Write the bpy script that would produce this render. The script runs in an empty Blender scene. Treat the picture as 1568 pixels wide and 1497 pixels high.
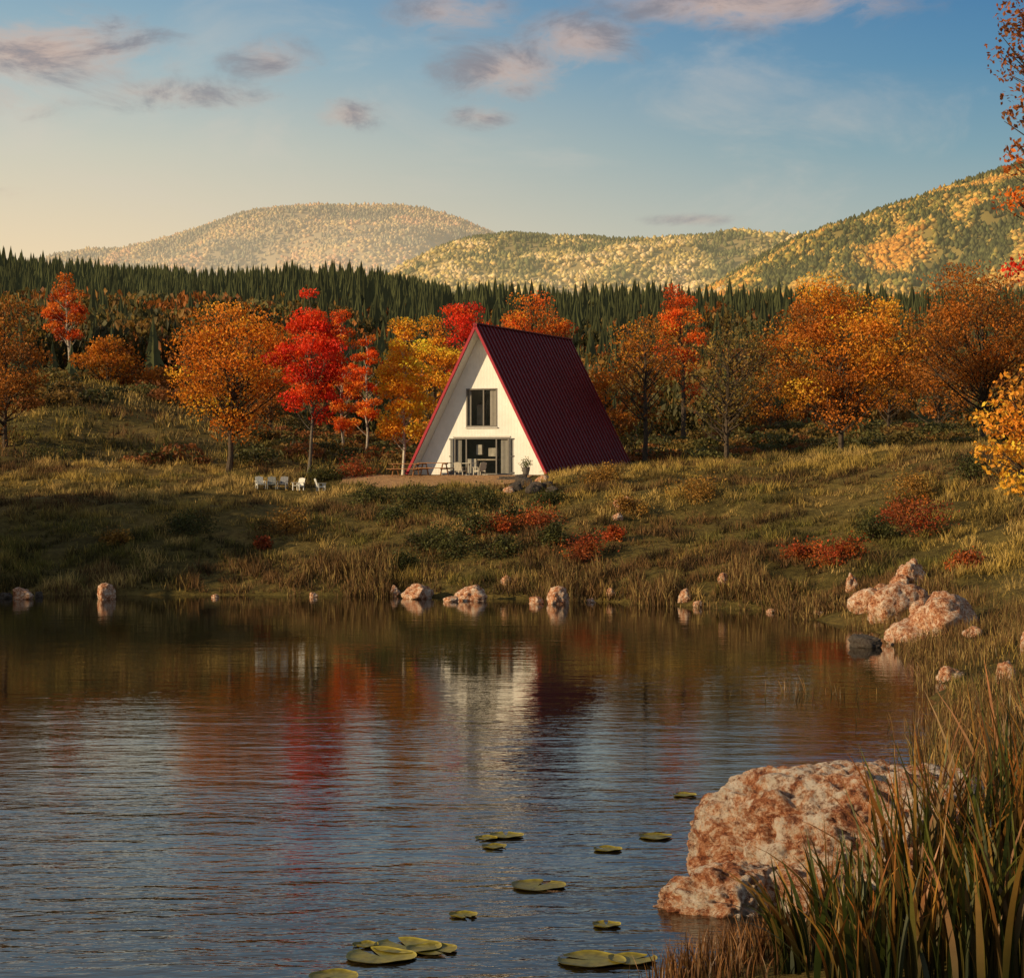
import bpy, bmesh, math, numpy as np
from mathutils import Vector, Matrix
R = np.random.default_rng(7)
scene = bpy.context.scene
F=3200.0; EYE=5.6; HX=784.0; HY=720.0

# ---------------------------------------------------------------- noise
def _h(a,b,c,seed):
    h=(a*374761393+b*668265263+c*974634777+seed*144269504)&0xffffffff
    h=((h^(h>>13))*1274126177)&0xffffffff
    return ((h^(h>>16))&0xffffffff)/4294967296.0
def vn3(x,y,z,seed=0):
    x=np.asarray(x,float);y=np.asarray(y,float);z=np.asarray(z,float)
    xi=np.floor(x).astype(np.int64);yi=np.floor(y).astype(np.int64);zi=np.floor(z).astype(np.int64)
    fx=x-xi;fy=y-yi;fz=z-zi
    fx=fx*fx*(3-2*fx);fy=fy*fy*(3-2*fy);fz=fz*fz*(3-2*fz)
    def L(a,b,t): return a+(b-a)*t
    return L(L(L(_h(xi,yi,zi,seed),_h(xi+1,yi,zi,seed),fx),L(_h(xi,yi+1,zi,seed),_h(xi+1,yi+1,zi,seed),fx),fy),
             L(L(_h(xi,yi,zi+1,seed),_h(xi+1,yi,zi+1,seed),fx),L(_h(xi,yi+1,zi+1,seed),_h(xi+1,yi+1,zi+1,seed),fx),fy),fz)
def fbm(x,y,z=0.0,seed=0,o=4):
    x=np.asarray(x,float);y=np.asarray(y,float);z=np.asarray(z,float)+0*x
    s=0;a=.5
    for i in range(o):
        s=s+a*vn3(x,y,z,seed+i*17);x=x*2.03;y=y*2.03;z=z*2.03;a*=.5
    return s/(1-.5**o)
def sm(x,a,b):
    t=np.clip((np.asarray(x,float)-a)/(b-a),0,1);return t*t*(3-2*t)

# ---------------------------------------------------------------- terrain
SH=np.array([(-220,95),(-60,84),(-34,88),(-27,93.2),(-23,94.3),(-5.4,93.3),(3.2,89.6),(10.8,83.3),(12.3,74.7),(12.6,66.4),
 (11.1,54.3),(8.8,43.7),(7.6,37),(5.8,31),(3.9,26.5),(1.9,23),(0.8,20),(-1,14),(-10,9),(-60,6),(-220,10)],float)
def sdist(X,Y):
    X=np.asarray(X,float);Y=np.asarray(Y,float)
    d=np.full(X.shape,1e9);ins=np.zeros(X.shape,bool);n=len(SH)
    for i in range(n):
        a=SH[i];b=SH[(i+1)%n];ab=b-a
        t=np.clip(((X-a[0])*ab[0]+(Y-a[1])*ab[1])/(ab@ab),0,1)
        d=np.minimum(d,np.hypot(X-a[0]-t*ab[0],Y-a[1]-t*ab[1]))
        c=((a[1]>Y)!=(b[1]>Y))
        if a[1]!=b[1]:
            xi=(b[0]-a[0])*(Y-a[1])/(b[1]-a[1])+a[0]
            ins^=(c&(X<xi))
    return np.where(ins,-d,d)
C22,S22=math.cos(math.radians(-22)),math.sin(math.radians(-22))
def uv(X,Y): return (X+2.17)*C22+(Y-124)*S22, -(X+2.17)*S22+(Y-124)*C22
SKY_X=np.array([-900,0,100,250,400,600,780,900,1000,1100,1250,1400,1568,2500])
SKY_Y=np.array([375,412,420,430,438,442,444,448,456,464,462,448,435,405])
def terr(X,Y):
    X=np.asarray(X,float);Y=np.asarray(Y,float)
    s=sdist(X,Y)+ (fbm(X*.35,Y*.35,0,3)-.5)*1.6*sm(Y,30,60)
    t=np.clip(s/30,0,1)
    b=5.3*(1-(1-t)**1.6)
    b=b*(0.42+0.58*sm(Y,40,80))
    b=b+t*sm(X,4,30)*1.3*sm(Y,60,100)
    b=b+(fbm(X*.12,Y*.12,0,5)-.5)*1.5*sm(s,1,10)+(fbm(X*.6,Y*.6,0,9)-.5)*.45*sm(s,.5,4)
    b=b+sm(Y,124,175)*(1.6+0.5*sm(X,-5,30))+sm(Y,122,172)*sm(-X,6,38)*6.2
    tf=np.clip((Y-185)/515,0,1)
    ridge=5.6+(HY-np.interp(HX+F*X/700.,SKY_X,SKY_Y))*700/F-8.5
    rise=np.maximum(ridge-9,0)*(tf**.9)*(1-.55*sm(Y,740,1100))
    b=b+rise+(fbm(X*.012,Y*.012,0,21)-.5)*14*sm(Y,190,330)*(1-sm(Y,560,700))
    land=0.03+np.maximum(b,0.0)+0.05*np.clip(s,0,1)
    u,v=uv(X,Y)
    m=sm(-np.maximum(np.abs(u+1.4)-6.4,0),-3.5,0)*sm(-np.maximum(np.abs(v-5.2)-11.6,0),-4,0)
    pad=5.28-np.clip((-v-1.0)/5.4,0,1.2)*.78
    land=land*(1-m)+pad*m
    water=-0.04-np.minimum(1.8,-s*.3)
    return np.where(s<0,water,land)
def place(px,py):
    Y=np.arange(14,600,.1);X=(px-HX)/F*Y;z=EYE-(py-HY)/F*Y
    g=np.maximum(terr(X,Y),0);k=np.argmax(g>=z)
    return X[k],Y[k],float(g[k])
def tz(x,y): return float(terr(np.array([x]),np.array([y]))[0])

# ---------------------------------------------------------------- mesh accumulator
class Acc:
    def __init__(s): s.v=[];s.f=[];s.c=[];s.n=0
    def add(s,v,f,m=0,col=(.5,.5,.5)):
        v=np.asarray(v,float).reshape(-1,3);f=np.asarray(f,np.int64)
        c=np.asarray(col,float)
        if c.ndim==1: c=np.tile(c[:3],(len(v),1))
        s.v.append(v);s.c.append(c);s.f.append((f+s.n,m));s.n+=len(v)
    def box(s,c,d,m=0,col=(.5,.5,.5),rot=None):
        x,y,z=[k/2 for k in d]
        v=np.array([(-x,-y,-z),(x,-y,-z),(x,y,-z),(-x,y,-z),(-x,-y,z),(x,-y,z),(x,y,z),(-x,y,z)])
        if rot is not None: v=v@np.array(rot).T
        s.add(v+np.array(c),[(0,3,2,1),(4,5,6,7),(0,1,5,4),(1,2,6,5),(2,3,7,6),(3,0,4,7)],m,col)
    def tube(s,pts,rad,k=6,m=0,col=(.5,.5,.5)):
        pts=np.asarray(pts,float);n=len(pts);d=np.gradient(pts,axis=0);d/=np.linalg.norm(d,axis=1)[:,None]+1e-9
        ref=np.where(np.abs(d[:,2:3])>.9,np.array([[1.,0,0]]),np.array([[0,0,1.]]))
        a=np.cross(d,ref);a/=np.linalg.norm(a,axis=1)[:,None]+1e-9;b=np.cross(d,a)
        th=np.arange(k)*2*math.pi/k
        v=pts[:,None,:]+np.asarray(rad)[:,None,None]*(np.cos(th)[None,:,None]*a[:,None,:]+np.sin(th)[None,:,None]*b[:,None,:])
        i=np.arange(n-1)[:,None]*k;j=np.arange(k)[None,:];j2=(j+1)%k
        f=np.stack([i+j,i+j2,i+k+j2,i+k+j],-1).reshape(-1,4)
        s.add(v.reshape(-1,3),f,m,col)
    def leaves(s,c,size,col,m=1,flat=0.0,rg=R,asp=.6):
        N=len(c);n=rg.normal(size=(N,3));n[:,2]+=flat;n/=np.linalg.norm(n,axis=1)[:,None]
        t=np.cross(n,rg.normal(size=(N,3)));t/=np.linalg.norm(t,axis=1)[:,None]+1e-9;b=np.cross(n,t)
        sz=(np.asarray(size)*np.ones(N))[:,None]
        v=np.stack([c-t*sz,c-b*sz*asp+n*sz*.15,c+t*sz,c+b*sz*asp+n*sz*.15],1).reshape(-1,3)
        f=np.arange(N*4).reshape(-1,4)
        s.add(v,f,m,np.repeat(np.asarray(col),4,0))
    def build(s,name,mats,parent=None,smooth=False):
        me=bpy.data.meshes.new(name)
        V=np.concatenate(s.v);C=np.concatenate(s.c)
        loops=np.concatenate([f.ravel() for f,_ in s.f])
        tot=np.concatenate([np.full(len(f),f.shape[1]) for f,_ in s.f])
        mi=np.concatenate([np.full(len(f),m) for f,m in s.f])
        st=np.concatenate([[0],np.cumsum(tot)[:-1]])
        me.vertices.add(len(V));me.vertices.foreach_set('co',V.ravel().astype(np.float32))
        me.loops.add(len(loops));me.loops.foreach_set('vertex_index',loops.astype(np.int32))
        me.polygons.add(len(tot));me.polygons.foreach_set('loop_start',st.astype(np.int32));me.polygons.foreach_set('loop_total',tot.astype(np.int32))
        for m in mats: me.materials.append(m)
        me.polygons.foreach_set('material_index',mi.astype(np.int32))
        me.polygons.foreach_set('use_smooth',np.full(len(tot),smooth))
        me.update(calc_edges=True)
        a=me.color_attributes.new('Col','FLOAT_COLOR','POINT')
        a.data.foreach_set('color',np.concatenate([C,np.ones((len(C),1))],1).ravel().astype(np.float32))
        o=bpy.data.objects.new(name,me);scene.collection.objects.link(o)
        if parent: o.parent=parent
        return o
def scatter(acc,tv,tf,pos,scl,rot,col,m=0,shade=None):
    N=len(pos);c,s_=np.cos(rot),np.sin(rot)
    v=tv[None]*scl[:,None,:]
    x=v[...,0]*c[:,None]-v[...,1]*s_[:,None];y=v[...,0]*s_[:,None]+v[...,1]*c[:,None]
    v=np.stack([x,y,v[...,2]],-1)+pos[:,None,:]
    f=(np.asarray(tf)[None]+np.arange(N)[:,None,None]*len(tv)).reshape(-1,np.asarray(tf).shape[1])
    cc=np.repeat(col[:,None,:],len(tv),1)
    if shade is not None: cc=cc*shade[None,:,None]
    acc.add(v.reshape(-1,3),f,m,cc.reshape(-1,3))

# ---------------------------------------------------------------- materials
def newmat(name):
    m=bpy.data.materials.new(name);m.use_nodes=True;nt=m.node_tree
    return m,nt,nt.nodes['Principled BSDF'],nt.nodes['Material Output']
def N(nt,t,**k):
    n=nt.nodes.new(t)
    for a,b in k.items(): setattr(n,a,b)
    return n
def attr_mat(name,rough=.7,trans=0.0,nscale=0,spec=.3,namt=.35,haze_glow=None,haze_falloff=None):
    m,nt,p,o=newmat(name)
    a=N(nt,'ShaderNodeAttribute',attribute_name='Col');src=a.outputs['Color']
    if nscale:
        tc=N(nt,'ShaderNodeTexCoord');no=N(nt,'ShaderNodeTexNoise');no.inputs['Scale'].default_value=nscale;no.inputs['Detail'].default_value=4
        nt.links.new(tc.outputs['Object'],no.inputs['Vector'])
        mr=N(nt,'ShaderNodeMapRange');mr.inputs[1].default_value=.3;mr.inputs[2].default_value=.7;mr.inputs[3].default_value=1-namt;mr.inputs[4].default_value=1+namt
        nt.links.new(no.outputs['Fac'],mr.inputs[0])
        vm=N(nt,'ShaderNodeVectorMath',operation='SCALE');nt.links.new(src,vm.inputs[0]);nt.links.new(mr.outputs[0],vm.inputs['Scale']);src=vm.outputs[0]
    nt.links.new(src,p.inputs['Base Color']);p.inputs['Roughness'].default_value=rough;p.inputs['Specular IOR Level'].default_value=spec
    if haze_glow:  # surface emission stands in for distance haze
        p.inputs['Emission Color'].default_value=(*haze_glow,1);p.inputs['Emission Strength'].default_value=1
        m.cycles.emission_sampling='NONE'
        if haze_falloff:   # haze emission made stronger towards the valley floor
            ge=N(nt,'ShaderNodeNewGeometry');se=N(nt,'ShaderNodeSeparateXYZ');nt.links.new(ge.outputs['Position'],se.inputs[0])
            mr=N(nt,'ShaderNodeMapRange');mr.inputs[1].default_value=haze_falloff[0];mr.inputs[2].default_value=haze_falloff[1];mr.inputs[3].default_value=haze_falloff[2];mr.inputs[4].default_value=haze_falloff[3]
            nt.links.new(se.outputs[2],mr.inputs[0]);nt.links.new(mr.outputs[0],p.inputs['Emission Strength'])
    if trans>0:
        t=N(nt,'ShaderNodeBsdfTranslucent');nt.links.new(src,t.inputs['Color'])
        mx=N(nt,'ShaderNodeMixShader');mx.inputs[0].default_value=trans
        nt.links.new(p.outputs[0],mx.inputs[1]);nt.links.new(t.outputs[0],mx.inputs[2]);nt.links.new(mx.outputs[0],o.inputs['Surface'])
    return m
M_leaf=attr_mat('autumn_leaves',.6,.4)
M_bark=attr_mat('bark',.9,0,6)
M_grass=attr_mat('grass_blades',.7,.3)
M_reed=attr_mat('reed_blades',.45,.3,3,.4,.25)
M_far=attr_mat('conifer_foliage_haze_glow',.95,.0,0,.05,haze_glow=(.012,.012,.006))  # faint emission imitates haze over the conifers
M_paint=attr_mat('weathered_paint',.6,0,5,.3,.08)
M_wood=attr_mat('timber',.75,0,4,.2,.3)

def ramp(nt,fac,stops,interp='LINEAR'):
    r=N(nt,'ShaderNodeValToRGB');r.color_ramp.interpolation=interp
    e=r.color_ramp.elements
    while len(e)>1:e.remove(e[0])
    e[0].position=stops[0][0];e[0].color=(*stops[0][1],1)
    for p,c in stops[1:]:
        k=e.new(p);k.color=(*c,1)
    nt.links.new(fac,r.inputs[0]);return r.outputs[0]
def noise(nt,vec,scale,detail=5,rough=.55,dist=0):
    n=N(nt,'ShaderNodeTexNoise');n.inputs['Scale'].default_value=scale;n.inputs['Detail'].default_value=detail
    n.inputs['Roughness'].default_value=rough;n.inputs['Distortion'].default_value=dist
    nt.links.new(vec,n.inputs['Vector']);return n.outputs['Fac']
def mixc(nt,f,a,b,mode='MIX'):
    m=N(nt,'ShaderNodeMix',data_type='RGBA',blend_type=mode)
    for sk,v in ((m.inputs[0],f),(m.inputs[6],a),(m.inputs[7],b)):
        if isinstance(v,(int,float)): sk.default_value=v
        elif isinstance(v,tuple): sk.default_value=(*v,1) if len(v)==3 else v
        else: nt.links.new(v,sk)
    return m.outputs[2]
# ground
def groundmat(name,st,lo=.35,hi=1.35):
    m,nt,p,o=newmat(name)
    tc=N(nt,'ShaderNodeTexCoord');g=tc.outputs['Object']
    c1=ramp(nt,noise(nt,g,.12,6,.6),st)
    c2=ramp(nt,noise(nt,g,2.2,6,.7),[(.3,(lo,lo*.93,lo*.85)),(.7,(hi,hi,hi*.92))])
    nt.links.new(mixc(nt,1.0,c1,c2,'MULTIPLY'),p.inputs['Base Color']);p.inputs['Roughness'].default_value=.95;p.inputs['Specular IOR Level'].default_value=.1
    b=N(nt,'ShaderNodeBump');b.inputs['Strength'].default_value=.9;b.inputs['Distance'].default_value=.2
    nt.links.new(noise(nt,g,3,8,.7),b.inputs['Height']);nt.links.new(b.outputs[0],p.inputs['Normal'])
    return m
M_ground=groundmat('meadow_ground',[(.3,(.05,.04,.013)),(.5,(.14,.105,.032)),(.65,(.20,.135,.045))])
M_dirt=groundmat('packed_earth',[(.3,(.40,.24,.13)),(.7,(.50,.31,.18))],.8,1.15)
# rock
def rockmat(name,stops,sc=1.0,crack=(.13,.05,.035)):
    m,nt,p,o=newmat(name)
    tc=N(nt,'ShaderNodeTexCoord');g=tc.outputs['Object']
    a=ramp(nt,noise(nt,g,1.9*sc,13,.86,.3),stops)
    v=ramp(nt,noise(nt,g,6*sc,13,.9,.15),[(.42,crack),(.465,(.75,.52,.4)),(.50,(1,1,1)),(.65,(1.3,1.3,1.3))])
    nt.links.new(mixc(nt,1.0,a,v,'MULTIPLY'),p.inputs['Base Color']);p.inputs['Roughness'].default_value=.8
    b=N(nt,'ShaderNodeBump');b.inputs['Strength'].default_value=1;b.inputs['Distance'].default_value=.26/sc
    nt.links.new(noise(nt,g,4.5*sc,13,.84,.2),b.inputs['Height']);nt.links.new(b.outputs[0],p.inputs['Normal'])
    return m
M_rock=rockmat('lichen_granite',[(.40,(.16,.04,.012)),(.45,(.55,.18,.06)),(.49,(.78,.48,.30)),(.53,(.86,.74,.64))])
M_rock2=rockmat('shore_granite',[(.40,(.10,.03,.015)),(.45,(.50,.17,.06)),(.5,(.70,.42,.26)),(.56,(.80,.68,.57))],1.8)
M_darkrock=rockmat('dark_stone',[(.3,(.03,.028,.025)),(.55,(.10,.08,.065)),(.7,(.28,.23,.2))],2.0)
# water
M_water,nt,p,o=newmat('lake_water')
tc=N(nt,'ShaderNodeTexCoord');g=tc.outputs['Object']
p.inputs['Base Color'].default_value=(.012,.008,.004,1);p.inputs['Roughness'].default_value=.025;p.inputs['IOR'].default_value=1.41
def mp(sx,sy,rot=0):
    k=N(nt,'ShaderNodeMapping');k.inputs['Scale'].default_value=(sx,sy,1);k.inputs['Rotation'].default_value=(0,0,rot);nt.links.new(g,k.inputs[0]);return k.outputs[0]
def mth(op,a,b=None):
    k=N(nt,'ShaderNodeMath',operation=op)
    for i,v in enumerate((a,b)):
        if v is None: continue
        if isinstance(v,(int,float)): k.inputs[i].default_value=v
        else: nt.links.new(v,k.inputs[i])
    return k.outputs[0]
n1=noise(nt,mp(.55,1.25,.12),1.0,3,.5,.4);n2=noise(nt,mp(1.9,4.2,-.15),1.0,3,.55,.25)
hgt=mth('ADD',n1,mth('MULTIPLY',n2,.42))
sx=N(nt,'ShaderNodeSeparateXYZ');nt.links.new(g,sx.inputs[0])
mr=N(nt,'ShaderNodeMapRange');mr.inputs[1].default_value=23;mr.inputs[2].default_value=52;mr.inputs[3].default_value=1;mr.inputs[4].default_value=.13
nt.links.new(sx.outputs[1],mr.inputs[0])
pt=ramp(nt,noise(nt,mp(.06,.14),1.0,3,.5),[(.35,(.45,.45,.45)),(.65,(1.25,1.25,1.25))])
b=N(nt,'ShaderNodeBump');b.inputs['Strength'].default_value=1;b.inputs['Distance'].default_value=.062
nt.links.new(mth('MULTIPLY',mth('MULTIPLY',hgt,mr.outputs[0]),pt),b.inputs['Height']);nt.links.new(b.outputs[0],p.inputs['Normal'])

# ---------------------------------------------------------------- ground & water
xs=np.concatenate([-np.geomspace(4000,36,60),np.arange(-35.5,35.6,.35),np.geomspace(36,4000,60)])
ys=np.concatenate([-np.geomspace(600,31,14),np.arange(-30,150,.5),np.arange(150,300,2.5),np.arange(300,800,9),np.geomspace(800,7000,35)])
GX,GY=np.meshgrid(xs,ys);GZ=terr(GX.ravel(),GY.ravel())
nx,ny=len(xs),len(ys);i=np.arange(ny-1)[:,None]*nx;j=np.arange(nx-1)[None]
a=Acc();a.add(np.stack([GX.ravel(),GY.ravel(),GZ],1),np.stack([i+j,i+j+1,i+nx+j+1,i+nx+j],-1).reshape(-1,4))
a.build('ground',[M_ground],smooth=True)
a=Acc();a.add([(-260,-5,0),(40,-5,0),(40,110,0),(-260,110,0)],[(0,1,2,3)]);a.build('lake_water',[M_water])

# ---------------------------------------------------------------- hills
def smooth_profile(pts,Yr,drop):
    px=np.array([q[0] for q in pts],float);py=np.array([q[1] for q in pts],float)
    g=np.arange(px[0],px[-1],4.);v=np.interp(g,px,py);k=np.ones(13)/13
    v=np.convolve(np.pad(v,6,mode='edge'),k,'valid')
    return lambda X:5.6+(HY-np.interp(HX+F*X/Yr,g,v))*Yr/F-drop
def hill(name,pts,Yr,Y0,cols,wts,n,size,drop,seed,gcol,haze_glow,var=.35,haze_falloff=None):  # palettes muted and emission added to imitate distance haze
    prof=smooth_profile(pts,Yr,drop);base=20.
    def hf(X,Y):
        t=(Y-Y0)/(Yr-Y0);tc_=np.clip(t,0,1);sh=np.where(t<1,.6*tc_+.4*np.sin(tc_*math.pi/2),1-.6*(t-1))
        z=base+np.maximum(prof(X)-base,-15)*sh
        return z+(fbm(X/(Yr*.05),Y/(Yr*.05),0,seed)-.5)*Yr*.034*np.sin(tc_*math.pi)
    X0=(pts[0][0]-HX)*Yr/F;X1=(pts[-1][0]-HX)*Yr/F
    xs=np.linspace(X0,X1,260);ys=np.linspace(Y0,Y0+(Yr-Y0)*1.5,110)
    gx,gy=np.meshgrid(xs,ys);z=hf(gx.ravel(),gy.ravel())
    i=np.arange(109)[:,None]*260;j=np.arange(259)[None]
    a=Acc();a.add(np.stack([gx.ravel(),gy.ravel(),z],1),np.stack([i+j,i+j+1,i+261+j,i+260+j],-1).reshape(-1,4),0,gcol)
    rg=np.random.default_rng(seed)
    lo=max(X0,(-120-HX)*Yr/F);hi=min(X1,(1760-HX)*Yr/F)
    x=rg.uniform(lo,hi,n);y=Y0+(Yr-Y0)*rg.uniform(.1,1.04,n)
    dens=fbm(x/(Yr*.010),y/(Yr*.02),0,seed+3)
    keep=rg.random(n)<.35+.65*sm(dens,.3,.48);x=x[keep];y=y[keep];n=len(x)
    pos=np.stack([x,y,hf(x,y)],1)
    cl=fbm(x/(Yr*.022),y/(Yr*.04),0,seed+5,4)+rg.normal(0,.06,n)
    q=np.argsort(np.argsort(cl))/n
    idx=np.searchsorted(np.cumsum(wts)/sum(wts),q).clip(0,len(cols)-1)
    col=np.array(cols)[idx]*rg.uniform(1-var,1+var*.8,(n,1))*rg.uniform(.95,1.05,(n,3))
    th=np.arange(5)*2*math.pi/5
    tv=np.array([(0,0,1.5)]+[(math.cos(t),math.sin(t),.55) for t in th]+[(0,0,-.4)])
    tf=np.array([(0,1+k,1+(k+1)%5) for k in range(5)]+[(6,1+(k+1)%5,1+k) for k in range(5)])
    s=rg.uniform(.5,1.3,n)*size
    con=(idx==0)|(rg.random(n)<.25)
    scl=np.stack([s*np.where(con,.5,.8),s*np.where(con,.5,.8),s*np.where(con,.9,.55)],1)
    scatter(a,tv,tf,pos,scl,rg.uniform(0,6.3,n),col,0)
    return a.build(name,[attr_mat('hill_foliage_haze_glow',.95,0,0,.0,haze_glow=haze_glow,haze_falloff=haze_falloff)],smooth=True)
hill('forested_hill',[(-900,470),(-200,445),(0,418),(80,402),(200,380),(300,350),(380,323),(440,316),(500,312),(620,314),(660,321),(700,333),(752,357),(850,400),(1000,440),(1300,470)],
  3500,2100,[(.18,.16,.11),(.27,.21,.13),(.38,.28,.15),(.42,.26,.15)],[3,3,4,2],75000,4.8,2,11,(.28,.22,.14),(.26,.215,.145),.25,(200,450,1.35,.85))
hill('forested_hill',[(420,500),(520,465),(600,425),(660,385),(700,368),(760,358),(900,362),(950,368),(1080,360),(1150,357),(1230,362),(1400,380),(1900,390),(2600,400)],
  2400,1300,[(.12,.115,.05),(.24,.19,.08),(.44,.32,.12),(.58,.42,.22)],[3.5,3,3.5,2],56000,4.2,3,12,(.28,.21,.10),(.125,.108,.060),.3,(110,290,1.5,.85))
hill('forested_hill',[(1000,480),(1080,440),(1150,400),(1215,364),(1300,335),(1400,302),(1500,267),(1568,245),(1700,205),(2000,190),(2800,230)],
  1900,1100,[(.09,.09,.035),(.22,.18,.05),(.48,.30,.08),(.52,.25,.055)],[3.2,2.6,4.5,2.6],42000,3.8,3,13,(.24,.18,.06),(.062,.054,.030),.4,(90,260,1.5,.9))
# pale rock outcrops on the lower slope
# ---------------------------------------------------------------- conifer forest
def cone_template(tiers=5,k=6):
    rg=np.random.default_rng(3);V=[];Fc=[];Sd=[]
    for t in range(tiers):
        z0=.06+.8*t/tiers;z1=z0+.32;r=.20*(1-t/(tiers+.3))
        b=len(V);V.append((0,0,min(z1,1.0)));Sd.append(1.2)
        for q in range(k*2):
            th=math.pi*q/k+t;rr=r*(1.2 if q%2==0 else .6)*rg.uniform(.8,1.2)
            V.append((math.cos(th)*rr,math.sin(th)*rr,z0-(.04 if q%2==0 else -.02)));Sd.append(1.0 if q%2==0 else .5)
        for q in range(k*2): Fc.append((b,b+1+q,b+1+(q+1)%(k*2)))
    return np.array(V),np.array(Fc),np.array(Sd)
CV,CF,CS=cone_template()
def leafcloud(n,seed,sz):
    rg=np.random.default_rng(seed);a=Acc()
    d=rg.normal(size=(n,3));d/=np.linalg.norm(d,axis=1)[:,None];r=rg.uniform(.35,1,n)**.6
    c=d*r[:,None]*(0.75+.5*vn3(d[:,0]*2+9,d[:,1]*2,d[:,2]*2,seed)[:,None]);c[:,2]=c[:,2]*.5+.5
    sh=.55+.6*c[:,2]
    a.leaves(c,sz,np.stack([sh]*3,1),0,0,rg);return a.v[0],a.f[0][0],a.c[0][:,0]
LC=[leafcloud(150,50+k,.13) for k in range(3)]
rg=np.random.default_rng(22)
n=15000
y=176+545*rg.random(n)**.75;x=(rg.uniform(-1,1,n))*(.262*y+14)
pos=np.stack([x,y,terr(x,y)-.2],1)
decid=rg.random(n)<(.40*(1-sm(y,190,520))+.03+.35*(fbm(x*.02,y*.012,0,31)>.53)*(1-sm(y,480,620)))
h=rg.uniform(4.6,10.5,n)*(.68+.32*sm(y,180,420))
c0=np.array([.046,.050,.020])[None]*(1+.4*sm(y,200,700))[:,None]*rg.uniform(.5,1.5,(n,1))  # colour lightened with distance to imitate haze
a=Acc();k=~decid
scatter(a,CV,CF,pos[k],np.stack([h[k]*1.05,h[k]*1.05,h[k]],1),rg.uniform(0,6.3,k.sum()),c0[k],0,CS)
a.build('conifer_forest',[M_far])
pal=np.array([(.26,.17,.04),(.32,.16,.03),(.15,.13,.04),(.36,.12,.022),(.11,.10,.035)])
a=Acc()
for t in range(3):
    kk=np.where(decid)[0][t::3];m=len(kk)
    s=rg.uniform(1.6,3.0,m)
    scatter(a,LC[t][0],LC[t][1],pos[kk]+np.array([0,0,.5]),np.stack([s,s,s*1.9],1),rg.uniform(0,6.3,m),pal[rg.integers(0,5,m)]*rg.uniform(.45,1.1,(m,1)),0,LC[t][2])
a.build('deciduous_forest',[M_leaf])

# undergrowth band
n=1500
y=rg.uniform(129,190,n);x=rg.uniform(-1,1,n)*(.25*y+6)
u_,v_=uv(x,y)
kp=(fbm(x*.09,y*.09,0,41)+.35*sm(y,140,175)+.10*sm(x,0,30)-.16*sm(-x,12,26)*(1-sm(y,165,180))>.53)&~((np.abs(u_)<6.5)&(v_<19))
x=x[kp];y=y[kp];n=len(x)
a=Acc();pal2=np.array([(.20,.15,.04),(.13,.12,.035),(.28,.16,.04),(.08,.08,.025),(.30,.11,.03)])
pos=np.stack([x,y,terr(x,y)-.1],1)
for t in range(3):
    s=rg.uniform(.5,1.5,len(x[t::3]))
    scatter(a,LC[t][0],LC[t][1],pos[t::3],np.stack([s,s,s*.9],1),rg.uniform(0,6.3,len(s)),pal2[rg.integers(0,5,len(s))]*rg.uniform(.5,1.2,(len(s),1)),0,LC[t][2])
a.build('undergrowth_shrubs',[M_leaf])

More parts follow.
